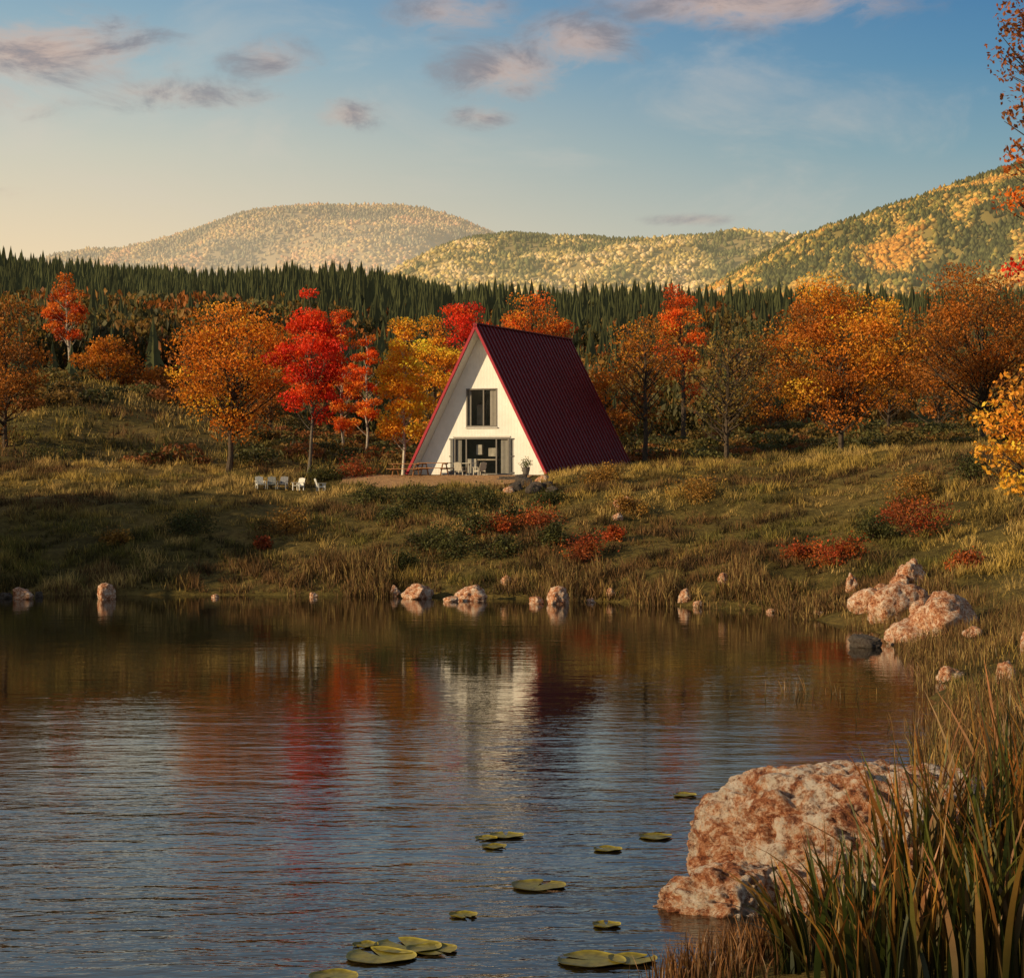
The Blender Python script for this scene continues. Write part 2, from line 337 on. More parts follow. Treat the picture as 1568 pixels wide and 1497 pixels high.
# ---------------------------------------------------------------- trees
def tree(name,X,Y,H,W,cols,seed,cb=.25,ncl=48,nl=6500,ls=.10,bark=(.07,.05,.035),z0=None,extra=None,cr=None,r0=None,lean=0,dark=(.55,1.4),gain=1.4):
    rg=np.random.default_rng(seed);a=Acc()
    z0=tz(X,Y)-.15 if z0 is None else z0
    r0=r0 or .014*H+.02
    tt=np.linspace(0,1,10);wob=np.cumsum(rg.normal(0,.012*H,(10,2)),0)*.5
    P=np.stack([X+wob[:,0]+lean*tt*H,Y+wob[:,1],z0+tt*H*.9],1);P[0,:2]=X,Y
    bc=np.array(bark)
    a.tube(P,r0*(1-tt)**.8+.012+np.where(tt==0,r0*.35,0),8,0,bc)
    def tr(z): return np.array([np.interp(z,P[:,2],P[:,k]) for k in range(3)])
    C=[];cz=z0+H*(cb+1)/2;rx=W/2;rz=H*(1-cb)/2
    tries=0
    while len(C)<ncl and tries<5000:
        tries+=1
        d=rg.normal(size=3);d/=np.linalg.norm(d);r=rg.uniform(.25,1)**.55
        r*=.66+.62*float(vn3(d[0]*1.9+5,d[1]*1.9+5,d[2]*1.9+5,seed))
        q=d*r;k=(1-.38*max(q[2],0)-.12*max(-q[2],0))
        c=np.array([rx*q[0]*k,rx*q[1]*k,rz*q[2]])
        if any(np.linalg.norm((c-e)/np.array([1,1,.8]))<W*.095 for e in C): continue
        C.append(c)
    C=[c+np.array([tr(cz+c[2])[0],tr(cz+c[2])[1],cz]) for c in C]
    info=[(c,(cr or W*.10)*rg.uniform(.6,1.3),np.array(cols[rg.integers(len(cols))])*rg.uniform(*dark)) for c in C]
    if extra: info+= [(np.array(e[0]),e[1],np.array(e[2])) for e in extra]
    per=nl/len(info)
    for c,rad,col in info:
        hd=math.hypot(c[0]-tr(c[2])[0],c[1]-tr(c[2])[1])
        zs=max(z0+H*cb*.75,c[2]-.75*hd-.06*H*rg.random());s=tr(min(zs,z0+.86*H))
        q=np.linspace(0,1,6)[:,None];mid=(s+c)/2+np.array([0,0,-.12*hd])+rg.normal(0,.05*W,3)*.5
        B=(1-q)**2*s+2*q*(1-q)*mid+q*q*c
        rs=r0*(.42*(1-(s[2]-z0)/(H*1.1)))+.01
        a.tube(B,np.linspace(rs,.012,6),4,0,bc*1.0)
        for _ in range(3):
            e=c+rg.normal(0,rad*.75,3);s2=B[rg.integers(3,5)]
            a.tube(np.array([s2,(s2+e)/2+rg.normal(0,.08*rad,3),e]),[.022,.014,.006],3,0,bc)
        n=int(per*rg.uniform(.6,1.4)*(rad/(cr or W*.10))**1.4)+4
        off=rg.normal(0,1,(n,3))*np.array([rad,rad,rad*.56])
        off*=(1/np.maximum(1,np.linalg.norm(off/np.array([rad,rad,rad*.56]),axis=1)/1.9))[:,None]
        lc=c+off
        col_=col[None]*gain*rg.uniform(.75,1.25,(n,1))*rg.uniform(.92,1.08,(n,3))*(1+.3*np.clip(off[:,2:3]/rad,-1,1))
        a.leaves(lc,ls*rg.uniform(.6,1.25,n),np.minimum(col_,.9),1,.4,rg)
    return a.build(name,[M_bark,M_leaf])
OR=[(.58,.19,.015),(.64,.25,.02),(.52,.15,.012)]
RD=[(.66,.045,.010),(.70,.075,.010),(.55,.025,.008)]
YL=[(.72,.36,.025),(.76,.30,.02),(.68,.25,.018)]
RO=[(.68,.12,.012),(.66,.17,.015),(.60,.085,.01)]
GO=[(.50,.22,.02),(.52,.17,.015),(.36,.115,.014)]
DK=[(.33,.115,.014),(.26,.095,.014),(.36,.115,.012)]
OL=[(.20,.14,.035),(.24,.14,.03),(.17,.11,.025)]
BI=(.34,.29,.24)
def T(name,px,pb,pt,w,Y,cols,seed,**k):
    X=(px-HX)/F*Y;z=tz(X,Y);top=EYE+(HY-pt)*Y/F
    return tree(name,X,Y,(top-z)*1.0,w*Y/F*1.08,cols,seed,**k)
T('oak_tree',8,640,448,130,138,DK,101,cb=.12,ncl=60,nl=9500,dark=(.4,1.0))
T('oak_tree',-60,640,430,150,130,DK,102,cb=.22,ncl=50,nl=6000)
T('birch_tree',105,575,423,66,185,RO,103,cb=.3,ncl=34,nl=3500,ls=.14,bark=BI,dark=(.45,.9))
T('maple_tree',165,600,512,90,172,OR,104,cb=.1,ncl=34,nl=3000,ls=.14,dark=(.35,.8))
T('maple_tree',350,697,448,172,130,OR,105,cb=.22,ncl=74,nl=14000)
T('red_maple_tree',473,705,438,104,127,RD,106,cb=.26,ncl=54,nl=10500,bark=(.12,.10,.08),r0=.10)
T('birch_tree',525,640,458,62,150,RO,107,cb=.12,ncl=36,nl=5500,bark=BI,r0=.09)
T('birch_tree',556,640,488,56,154,RO,108,cb=.12,ncl=34,nl=5000,bark=BI,r0=.09)
T('birch_tree',617,705,505,88,129,YL,109,cb=.2,ncl=46,nl=9500,bark=(.5,.45,.38),r0=.09,dark=(.8,1.4))
T('maple_tree',662,640,478,95,150,YL,110,cb=.12,ncl=44,nl=7500)
T('red_maple_tree',714,650,446,92,153,RD,111,cb=.2,ncl=44,nl=7500)
T('maple_tree',824,650,430,118,158,RO,112,cb=.2,ncl=52,nl=9500)
T('maple_tree',925,650,560,80,160,OR,113,cb=.1,ncl=34,nl=3500,dark=(.5,.9))
T('oak_tree',990,690,468,128,140,GO,114,cb=.28,ncl=50,nl=3400,dark=(.6,1.0))
T('maple_tree',1046,650,424,78,165,RO,115,cb=.3,ncl=40,nl=6000)
T('oak_tree',1112,710,475,160,129,OL,116,cb=.22,ncl=80,nl=2800,cr=.62)
T('maple_tree',1180,680,560,90,165,OR,117,cb=.1,ncl=34,nl=3500,dark=(.4,.9))
T('oak_tree',1288,710,430,225,129,GO,118,cb=.2,ncl=95,nl=21000,cr=.72,r0=.17,dark=(.5,1.5))
T('maple_tree',1362,690,520,100,150,DK,119,cb=.25,ncl=34,nl=3500)
T('oak_tree',1506,690,402,215,137,DK,120,cb=.22,ncl=85,nl=17000,cr=.76,r0=.17)
T('oak_tree',1650,690,400,190,132,DK,121,cb=.22,ncl=50,nl=6000)
T('maple_tree',415,650,540,90,160,DK,122,cb=.1,ncl=30,nl=3000)
T('maple_tree',245,640,560,90,175,DK,123,cb=.1,ncl=30,nl=2500,ls=.13)
T('maple_tree',1440,680,520,110,165,DK,125,cb=.1,ncl=34,nl=3000,ls=.13)
T('maple_tree',735,650,520,70,165,OR,126,cb=.1,ncl=30,nl=2500,ls=.13)
# trees left of the view on the left shore (their shadows fall over the bank)
for q,(x,y,h,w) in enumerate([(-31.5,93,8.5,8),(-38,92,11,10),(-44,90,12.5,11),(-40,97,11,9),(-52,88,14,12),(-48,97,12,10),(-34,88.6,8.5,7),(-60,94,14,12)]):
    tree('oak_tree',x,y,h,w,DK,140+q,cb=.08,ncl=60,nl=6000,ls=.30)
# near maple on the right bank
mx,my=11.3,37.0
def wp(px,py,Y): return ((px-HX)/F*Y,Y,EYE+(HY-py)*Y/F)
ex=[]
rg=np.random.default_rng(77)
for (px,py,r,c) in [(1535,640,.30,(.65,.30,.03)),(1550,700,.34,(.72,.35,.03)),(1560,740,.22,(.7,.33,.03)),(1530,690,.26,(.6,.28,.03)),(1562,650,.34,(.55,.2,.02)),(1545,610,.2,(.6,.25,.03)),
   (1556,308,.24,(.62,.15,.015)),(1562,250,.22,(.4,.10,.015)),(1548,75,.24,(.24,.08,.025)),(1560,100,.28,(.22,.08,.03)),(1565,40,.24,(.2,.08,.03)),(1562,225,.16,(.3,.1,.02)),(1572,410,.22,(.6,.03,.01)),(1566,180,.2,(.2,.08,.03)),(1600,600,.5,(.5,.2,.02)),(1610,700,.5,(.6,.28,.03)),(1600,150,.4,(.25,.08,.02)),(1590,20,.4,(.25,.08,.02))]:
    ex.append((wp(px,py,my+rg.uniform(-.5,.5)),r,c))
tree('maple_tree',mx,my,15.5,3.6,OR,150,cb=.3,ncl=46,nl=14000,ls=.055,extra=ex,cr=.38,r0=.2)

# ---------------------------------------------------------------- shrubs on bank
def shrub(name,px,py,w,hgt,cols,seed,n=1300,ls=.07):
    X,Y,z=place(px,py);rg=np.random.default_rng(seed);a=Acc();W=w*Y/F/2;H=hgt*Y/F
    for k in range(16):
        th=rg.uniform(0,6.3);r=rg.uniform(0,1.15)*W;c=np.array([X+math.cos(th)*r,Y+math.sin(th)*r*.8,z+rg.uniform(.15,.85)*H*(1-.4*r/W)])
        c[2]+=tz(c[0],c[1])-z
        a.tube(np.array([[X+math.cos(th)*r*.3,Y+math.sin(th)*r*.3,z-.1],(np.array([X,Y,z])+c)/2,c]),[.02,.015,.006],3,0,(.05,.03,.02))
        m=n//16;cr=rg.uniform(.14,.38)*min(W,1.1)+.05
        col=np.array(cols[rg.integers(len(cols))])*rg.uniform(.5,1.2)
        a.leaves(c+rg.normal(0,1,(m,3))*np.array([cr,cr,cr*.8]),ls*rg.uniform(.6,1.2,m),col*rg.uniform(.6,1.3,(m,1)),1,.3,rg)
    return a.build(name,[M_bark,M_leaf])
RS=[(.46,.075,.02),(.50,.13,.02),(.34,.09,.03)];GS=[(.085,.09,.024),(.12,.12,.03),(.06,.06,.018)];YS=[(.42,.22,.04),(.34,.17,.035)]
for q,(px,py,w,h,c) in enumerate([(760,815,50,30,RS),(818,812,60,36,RS),(895,860,55,44,RS),(940,828,22,30,RS),(1228,858,50,30,RS),(1285,862,55,36,RS),(1408,815,75,60,RS),
  (1480,872,40,28,RS),(545,730,60,26,RS),(180,832,35,18,YS),(405,838,20,14,RS),(925,740,55,28,YS),(690,790,70,42,GS),(660,840,60,35,GS),(740,775,60,30,GS),(850,835,45,35,GS),
  (1340,825,60,40,GS),(700,850,70,30,GS),(600,800,50,24,GS),(1400,765,70,40,YS),(440,815,60,30,YS),(1490,740,60,50,GS),(290,815,60,26,GS),(500,735,50,22,GS),(80,700,90,26,GS),(960,785,50,26,YS),
  (560,770,50,24,GS),(640,775,60,28,GS),(780,800,50,26,GS),(620,870,50,26,GS),(1060,760,60,24,YS),(1380,790,60,36,RS),(720,815,70,34,GS),(770,850,60,26,GS),(830,775,50,22,GS)]):
    shrub('red_shrub' if c is RS else ('green_shrub' if c is GS else 'golden_shrub'),px,py,w,h,c,200+q)

# ---------------------------------------------------------------- grass
def blades(acc,x,y,z,h,w,col,rg,lean=.35,segs=1,curv=0,tip=None,dirx=0.0,diry=0.0):
    n=len(x);th=rg.uniform(0,math.pi*2,n);wx=np.cos(th)*w/2;wy=np.sin(th)*w/2
    ld=rg.normal(0,1,(n,2))*lean+np.array([dirx,diry])
    b=np.stack([x,y,z],1)
    if segs==1:
        t=b+np.stack([ld[:,0]*h,ld[:,1]*h,h],1);s=np.stack([wx,wy,0*wx],1)
        v=np.stack([b-s,b+s,t],1).reshape(-1,3)
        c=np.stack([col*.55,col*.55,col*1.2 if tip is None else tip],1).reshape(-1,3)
        acc.add(v,np.arange(3*n).reshape(-1,3),0,c);return
    V=[];C=[]
    for k in range(segs+1):
        t=k/segs;off=t**(1.6+curv)
        c=b+np.stack([ld[:,0]*h*off,ld[:,1]*h*off,h*(t-.35*(np.hypot(ld[:,0],ld[:,1]))*t**3)],1)
        ww=(1-t**2.2)*(.55+.45*min(1,t*4))+.02
        s=np.stack([wx,wy,0*wx],1)*ww
        V+= [c-s,c+s]
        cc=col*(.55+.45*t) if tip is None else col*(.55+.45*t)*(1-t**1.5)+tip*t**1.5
        C+= [cc,cc]
    V=np.stack(V,1);C=np.stack(C,1);m=2*(segs+1)
    f=np.array([(2*k,2*k+1,2*k+3,2*k+2) for k in range(segs)])
    f=(f[None]+np.arange(n)[:,None,None]*m).reshape(-1,4)
    acc.add(V.reshape(-1,3),f,0,C.reshape(-1,3))
STRAW=np.array([.64,.43,.14]);GREEN=np.array([.18,.155,.032]);BROWN=np.array([.21,.11,.038]);GOLD=np.array([.52,.35,.08])
def gcol(x,y,s,rg):
    n=len(x);q=fbm(x*.14,y*.14,0,61)+.35*(fbm(x*.8,y*.8,0,62)-.5)+rg.normal(0,.05,n)
    q=q+.06*sm(s,8,22)+.03*sm(x,4,16)-.06*sm(-x,0,14)*(1-sm(y,112,122))
    g=sm(q,.44,.58)[:,None];c=GREEN*(1-g)+GOLD*g
    k=sm(fbm(x*.3,y*.3,0,65)+rg.normal(0,.06,n),.52,.66)[:,None];c=c*(1-k)+STRAW*k
    k=sm(fbm(x*.22,y*.22,0,67)+rg.normal(0,.06,n)+.14*np.exp(-s/5),.54,.66)[:,None];c=c*(1-k)+BROWN*k
    k=sm(fbm(x*.9,y*.9,0,69)+rg.normal(0,.04,n),.50,.62)[:,None];c=c*(1-k*.72)
    return c*rg.uniform(.6,1.3,(n,1))
rg=np.random.default_rng(90)
def meadow(n,y0,y1,wf,hm,wd,acc,pw=1):
    y=y0+(y1-y0)*rg.random(n)**pw;x=rg.uniform(-1,1,n)*wf*y
    s=sdist(x,y);cl=fbm(x*1.1,y*1.1,0,71,3)
    u,v=uv(x,y)
    k=(s>.2)&(rg.random(n)<sm(cl,.32,.52)*.92+.08)&~((np.abs(u+1.6)<6.2)&(v>-6.8)&(v<17))
    x,y,cl,s=x[k],y[k],cl[k],s[k]
    h=hm*rg.uniform(.5,1.2,len(x))*(.3+1.8*sm(cl,.38,.72))*(1+.6*np.exp(-s/3))
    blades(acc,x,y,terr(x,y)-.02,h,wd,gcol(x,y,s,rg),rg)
a=Acc()
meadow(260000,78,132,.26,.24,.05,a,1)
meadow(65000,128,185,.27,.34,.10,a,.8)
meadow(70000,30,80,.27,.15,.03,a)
a.build('meadow_grass',[M_grass])
# shore reeds on the far bank
def along(n,i0,i1,inner,outer,rg):
    seg=SH[i0:i1+1];L=np.hypot(*np.diff(seg,axis=0).T);cum=np.concatenate([[0],np.cumsum(L)])
    t=rg.uniform(0,cum[-1],n);x=np.interp(t,cum,seg[:,0]);y=np.interp(t,cum,seg[:,1])
    k=np.clip(np.searchsorted(cum,t)-1,0,len(L)-1);d=np.diff(seg,axis=0)[k];d=d/np.hypot(d[:,0],d[:,1])[:,None]
    o=rg.uniform(-inner,outer,n);return x-d[:,1]*o,y+d[:,0]*o
a=Acc()
x,y=along(38000,2,8,.8,4.0,rg);dn=fbm(x*.5,y*.25,0,81,3)
k=rg.random(len(x))<sm(dn,.42,.66);x,y,dn=x[k],y[k],dn[k]
cc=np.where((rg.random(len(x))<.35)[:,None],STRAW*.7,BROWN*1.1)*rg.uniform(.35,1.15,(len(x),1))
blades(a,x,y,np.maximum(terr(x,y),-.1),rg.uniform(.2,.85,len(x))*(.4+1.1*sm(dn,.48,.75)),.04,cc,rg,.2,3)
x,y=along(18000,8,13,.5,4,rg);dn=fbm(x*.5,y*.5,0,82,3);k=rg.random(len(x))<sm(dn,.42,.65);x,y=x[k],y[k]
cc=np.where((rg.random(len(x))<.35)[:,None],STRAW*.7,BROWN*1.1)*rg.uniform(.5,1.2,(len(x),1))
blades(a,x,y,np.maximum(terr(x,y),-.1),rg.uniform(.2,.65,len(x)),.022,cc,rg,.22,3)
a.build('shoreline_reeds',[M_grass])
# foreground reeds
a=Acc();rg=np.random.default_rng(5)
def clump(px,Y,n,hm,spread,wd,dx,cols,tips,lean=.2,hs=.25):
    X=(px-HX)/F*Y;x=X+rg.normal(0,spread,n);y=Y+rg.normal(0,spread,n)
    z=np.maximum(terr(x,y),-.2)-.05;h=hm*rg.uniform(1-hs*1.8,1+hs*.4,n)
    c=np.array(cols)[rg.integers(0,len(cols),n)]*rg.uniform(.4,1.25,(n,1))
    t=np.array(tips)[rg.integers(0,len(tips),n)]*rg.uniform(.6,1.2,(n,1))
    blades(a,x,y,z,h,wd*rg.uniform(.5,1.25,n),c,rg,lean,8,.4,t,dx)
GR=[(.025,.045,.008),(.04,.065,.012),(.07,.085,.015),(.12,.095,.022)];TP=[(.08,.09,.015),(.42,.20,.04),(.38,.12,.025),(.12,.11,.02)]
for (px,Y,n,hm,sp,dx) in [(1215,22.5,44,1.35,.10,-.28),(1265,22.8,44,1.6,.12,-.10),(1320,22.2,38,1.6,.12,.0),(1370,22.8,46,2.3,.13,-.12),(1410,22.4,54,2.75,.13,.0),
   (1450,22.9,46,2.6,.12,.1),(1490,22.3,50,2.5,.14,-.08),(1525,22.9,56,3.0,.15,.02),(1560,22.4,60,3.1,.15,0),(1610,23,60,3.1,.25,0),(1290,21.3,40,1.3,.15,-.15),(1380,21.2,44,1.7,.18,0),
   (1470,21.2,50,1.9,.2,-.05),(1550,21.2,50,2.2,.2,.05),(1600,24.5,44,3.0,.25,-.1),(1700,22,70,2.8,.4,0)]:
    clump(px,Y,n,hm,sp,.066,dx,GR,TP)
BRN=[(.16,.065,.025),(.22,.10,.04),(.12,.055,.022),(.12,.085,.025)]
for (px,Y,n,hm,sp) in [(1030,23,110,.6,.16),(1090,23.2,120,.6,.2),(1150,23.3,110,.65,.2),(1200,23.4,90,.7,.2),(1120,22.4,110,.55,.3),(1050,22.6,60,.5,.2),(1300,23.4,60,.8,.3),(1420,23.6,60,1.0,.3),(1540,23.6,60,1.2,.3)]:
    clump(px,Y,n,hm,sp,.02,0,BRN,[(.34,.15,.045),(.22,.10,.035)],.18)
for (px,Y,n,hm,sp) in [(1520,31,90,1.0,.5),(1570,33,110,1.1,.6),(1560,40,100,.8,.8),(1250,52,40,.8,.8),(1500,45,110,.7,1.0),(1440,58,80,.6,1.0)]:
    clump(px,Y,n,hm,sp,.03,0,BRN+GR,[(.38,.2,.06),(.25,.12,.04)],.16)
a.build('foreground_reeds',[M_reed])

# ---------------------------------------------------------------- rocks
def rock(name,c,r,seed,mat,sub=4,rough=.22,cuts=7,rot=0,cutd=(.6,.88),boxy=0):
    bm=bmesh.new();bmesh.ops.create_icosphere(bm,subdivisions=sub,radius=1)
    v=np.array([q.co[:] for q in bm.verts]);f=np.array([[q.index for q in k.verts] for k in bm.faces]);bm.free()
    rg=np.random.default_rng(seed)
    if boxy: v=v/((np.abs(v)**boxy).sum(1)**(1/boxy))[:,None]
    for _ in range(cuts):
        n=rg.normal(size=3);n[2]=abs(n[2])*.8;n/=np.linalg.norm(n);d=rg.uniform(*cutd);v=v-n[None]*np.maximum(0,v@n-d)[:,None]*.85
    nrm=v/np.linalg.norm(v,axis=1)[:,None]
    d=(fbm(v[:,0]*1.5+seed,v[:,1]*1.5,v[:,2]*1.5,seed,3)-.5)*rough*1.6
    rd=1-np.abs(2*fbm(v[:,0]*3+seed,v[:,1]*3,v[:,2]*3.5,seed+4,4)-1);d-=(rd**5)*rough*.45
    if sub>5:
        d+=(fbm(v[:,0]*9,v[:,1]*9,v[:,2]*9,seed+8,5)-.5)*rough*.9
        pit=fbm(v[:,0]*11,v[:,1]*11,v[:,2]*11,seed+18,4);d-=sm(pit,.50,.62)*rough*.45*sm(-v[:,0]-v[:,1]-1.2*v[:,2],-1.3,.4)
    v=(v+nrm*d[:,None])*np.array(r)
    cs,sn=math.cos(rot),math.sin(rot);v=np.stack([v[:,0]*cs-v[:,1]*sn,v[:,0]*sn+v[:,1]*cs,v[:,2]],1)
    a=Acc();a.add(v,f);o=a.build(name,[mat],smooth=True);o.location=c;return o
rock('boulder',(4.7,28.6,-.1),(2.3,1.5,1.75),41,M_rock,7,.15,0,0,boxy=2.7)
rock('boulder',(2.85,27.0,-.15),(1.15,.85,.72),12,M_rock,6,.22,3)
rock('boulder',(3.75,26.9,-.15),(.95,.6,.62),15,M_rock,6,.24,5)
for q,(px,py,w,asp) in enumerate([(35,917,34,.7),(163,917,34,.9),(640,916,60,.5),(722,919,56,.55),(775,894,20,.9),(820,924,28,.5),(855,924,46,.75),(935,912,20,.8),(1048,920,24,1.1),(1070,929,22,.5),(1108,893,20,1),
   (1305,905,26,1.4),(1390,893,60,.8),(1330,935,62,.7),(1375,945,100,.75),(1445,965,125,.6),(1395,982,100,.4),(1325,990,55,.5),(1455,1040,45,.6),(1540,1045,50,.8),(1572,1000,34,1.3),(950,782,26,.9),(962,772,18,.9),(945,795,20,.6),(1255,940,20,.4),(605,912,22,.9),(1570,1095,40,.6),(690,921,24,.5),(1350,910,30,.7),(1490,975,40,.5),(1425,925,30,.6),
   (60,914,18,.6),(8,916,22,.6),(330,915,14,.6),(480,914,16,.6),(905,922,16,.6),(1180,938,16,.5),(1378,905,44,.7),(1410,955,60,.8)]):
    X,Y,z=place(px,py);r=w*Y/F/2
    rock('rock',(X,Y,z+r*asp*.45),(r*1.05,r*.85,r*asp*1.2),300+q,M_darkrock if q in(17,31,32) else M_rock2,4,.34,8,rot=q*.7)
for (px,py,w) in [(790,750,26),(805,744,30),(822,750,28),(838,748,24),(798,737,24),(815,754,26),(832,740,26),(845,754,20),(780,754,20)]:
    X,Y,z=place(px,py);r=w*Y/F/2
    rock('stone',(X,Y,z+r*.35),(r,r*.8,r*.75),int(px),M_darkrock if px%4 else M_rock2,3,.3,8)

# ---------------------------------------------------------------- lily pads
M_pad=attr_mat('lily_pad_leaf',.5,0,9,.25,.3)
rg=np.random.default_rng(8)
for (px,py,w) in [(582,1465,108),(622,1450,105),(662,1455,78),(905,1471,105),(968,1470,75),(928,1417,44),(823,1357,84),(710,1402,44),(775,1280,52),(745,1284,34),(757,1297,38),(930,1301,44),(1004,1282,52),(1048,1218,36),(512,1496,76),(560,1448,40)]:
    Y=EYE*F/(py-HY);X=(px-HX)/F*Y;r=w*Y/F/2;a=Acc();K=36;g0=rg.uniform(0,6.3)
    th=g0+np.linspace(.16,2*math.pi-.16,K);rr=r*(1+.05*np.sin(th*3+g0))
    V=[(0,0,.012)];C=[(.16,.15,.025)]
    tint=rg.uniform(.7,1.2);base=np.array([.20,.165,.025])*tint
    for k,(fr,zz) in enumerate([(.5,.010),(.93,.013),(1.0,.030)]):
        for t,q in zip(th,rr):
            V.append((math.cos(t)*q*fr,math.sin(t)*q*fr,zz+.006*math.sin(t*5)*fr));C.append(base*(1 if k<2 else 1.4)*(1+.15*math.sin(t*14)))
    fc=[(0,1+k,2+k) for k in range(K-1)]
    a.add(V,fc,0,np.array([np.array(c) for c in C]))
    qd=[(1+s*K+k,1+(s+1)*K+k,2+(s+1)*K+k,2+s*K+k) for s in range(2) for k in range(K-1)]
    a.f.append((np.array(qd),0))
    o=a.build('lily_pad',[M_pad],smooth=True);o.location=(X,Y,0.002)

# ---------------------------------------------------------------- house
E=bpy.data.objects.new('a_frame_house',None);scene.collection.objects.link(E)
E.location=(-2.17,124,5.34);E.rotation_euler=(0,0,math.radians(-22))
HW,HH,LN,TH=4.4,8.6,16.3,.17
M_roof=attr_mat('red_metal_roof',.5,0,1.2,.3,.15)
M_wall,nt,p,o_=newmat('white_boards')
tc=N(nt,'ShaderNodeTexCoord');w=N(nt,'ShaderNodeTexWave',wave_type='BANDS',bands_direction='X');w.inputs['Scale'].default_value=1.6
nt.links.new(tc.outputs['Object'],w.inputs[0])
nt.links.new(ramp(nt,noise(nt,tc.outputs['Object'],1.5,5,.6),[(.3,(.70,.68,.64)),(.7,(.80,.78,.75))]),p.inputs['Base Color']);p.inputs['Roughness'].default_value=.6
b=N(nt,'ShaderNodeBump');b.inputs['Strength'].default_value=.2;b.inputs['Distance'].default_value=.015;nt.links.new(w.outputs['Fac'],b.inputs['Height']);nt.links.new(b.outputs[0],p.inputs['Normal'])
M_glass,nt,p,o_=newmat('window_glass')
p.inputs['Base Color'].default_value=(.02,.025,.025,1);p.inputs['Roughness'].default_value=.03
tr_=N(nt,'ShaderNodeBsdfTransparent');mx_=N(nt,'ShaderNodeMixShader');mx_.inputs[0].default_value=.35
nt.links.new(tr_.outputs[0],mx_.inputs[1]);nt.links.new(p.outputs[0],mx_.inputs[2]);nt.links.new(mx_.outputs[0],o_.inputs['Surface'])
RED=(.14,.006,.008);TRIM=(.34,.012,.03);WH=(.62,.60,.56)
sl=math.hypot(HW,HH);nx_,nz_=HH/sl,HW/sl
for side,nm in ((1,'roof_right'),(-1,'roof_left')):
    a=Acc()
    e0=np.array([0,0,HH]);e1=np.array([side*HW,0,0.]);nv=np.array([side*nx_,0,nz_])*TH
    top=np.array([0,0,HH+TH/nz_]);bot=e1+nv
    q=[]
    for yy in (0,LN): q+=[e0+[0,yy,0],e1+[0,yy,0],bot+[0,yy,0],top+[0,yy,0]]
    def fa(ix,m,c): a.add([q[k] for k in ix],[(0,1,2,3)],m,c)
    fa((0,4,5,1),0,WH);fa((2,6,7,3),1,RED);fa((0,1,2,3),0,TRIM);fa((4,7,6,5),0,TRIM);fa((1,5,6,2),1,RED)
    d=np.array([side*HW,0,-HH])/sl;n_=np.array([side*nx_,0,nz_]);rot=np.stack([d,[0,1,0],n_],1)
    L=np.linalg.norm(bot-top)
    for k in range(28):
        yy=.28+k*(LN-.56)/27
        a.box((top+bot)/2+n_*.035+[0,yy,0],(L-.1,.06,.07),1,(.18,.009,.012),rot)
    a.box((top+bot)/2+n_*-.07+[0,-.035,0],(L,.06,.15),0,TRIM,rot)
    a.build(nm,[M_paint,M_roof],E)
a=Acc();a.box((0,LN/2,HH+TH/nz_+.0),(.28,LN+.1,.06),0,RED);a.build('ridge_cap',[M_roof],E)
def hw(z): return HW*(1-z/HH)-.01
def quad(a,x0,x1,z0,z1,v,m=0,c=(.8,.8,.8)): a.add([(x0[0],v,z0),(x1[0],v,z0),(x1[1],v,z1),(x0[1],v,z1)],[(0,1,2,3)],m,c)
V0=.95;DW,DH=1.78,2.2;WX,W0,W1=1.0,2.85,5.15
for nm,v,op in(('front_wall',V0,1),('rear_wall',LN-.5,0)):
    a=Acc()
    def band(z0,z1,inner):
        if inner:
            quad(a,(-hw(z0),-hw(z1)),(-inner,-inner),z0,z1,v);quad(a,(inner,inner),(hw(z0),hw(z1)),z0,z1,v)
        else: quad(a,(-hw(z0),-hw(z1)),(hw(z0),hw(z1)),z0,z1,v)
    if op: band(0,DH,DW);band(DH,W0,0);band(W0,W1,WX);band(W1,HH-.05,0)
    else: band(0,HH-.05,0)
    a.build(nm,[M_wall],E)
DKF=(.16,.145,.13);CUR=(.55,.50,.43)
def window(nm,x0,x1,z0,z1,mull,bars=()):
    a=Acc();t=.08
    a.box(((x0+x1)/2,V0+.04,z1-t/2),(x1-x0,.16,t),0,DKF);a.box(((x0+x1)/2,V0+.04,z0+t/2),(x1-x0,.16,t),0,DKF)
    for x in [x0+t/2,x1-t/2]: a.box((x,V0+.043,(z0+z1)/2),(t,.15,z1-z0-2*t-.004),0,DKF)
    for x in mull: a.box((x,V0+.046,(z0+z1)/2),(.08,.12,z1-z0-2*t-.004),0,DKF)
    a.build(nm+'_frame',[M_paint],E)
    a=Acc();quad(a,(x0+t,x0+t),(x1-t,x1-t),z0+t,z1-t,V0+.06);a.build(nm+'_glass',[M_glass],E)
window('window',-WX,WX,W0,W1,(.12,));window('door',-DW,DW,0.0,DH,(-1.0,0.95))
a=Acc()
def curtain(x0,x1,z0,z1,v,c):
    xs=np.linspace(x0,x1,30);vv=v+.012*np.sin(xs*18);V=np.concatenate([np.stack([xs,vv,0*xs+z0],1),np.stack([xs,vv,0*xs+z1],1)])
    a.add(V,[(k,k+1,k+31,k+30) for k in range(29)],0,c)
curtain(-.92,-.72,W0,W1,V0+.12,CUR);curtain(.5,.92,W0,W1,V0+.12,CUR)
curtain(-1.7,-1.35,0,DH,V0+.12,(.45,.42,.37));curtain(1.2,1.7,0,DH,V0+.12,(.45,.42,.37))
a.build('curtains',[M_paint],E)
a=Acc();a.box((0,4,-.02),(8.4,6,.06),0,(.3,.19,.10));quad(a,(-4.3,0),(4.3,0),0,8.3,5.5,0,(.16,.12,.08))
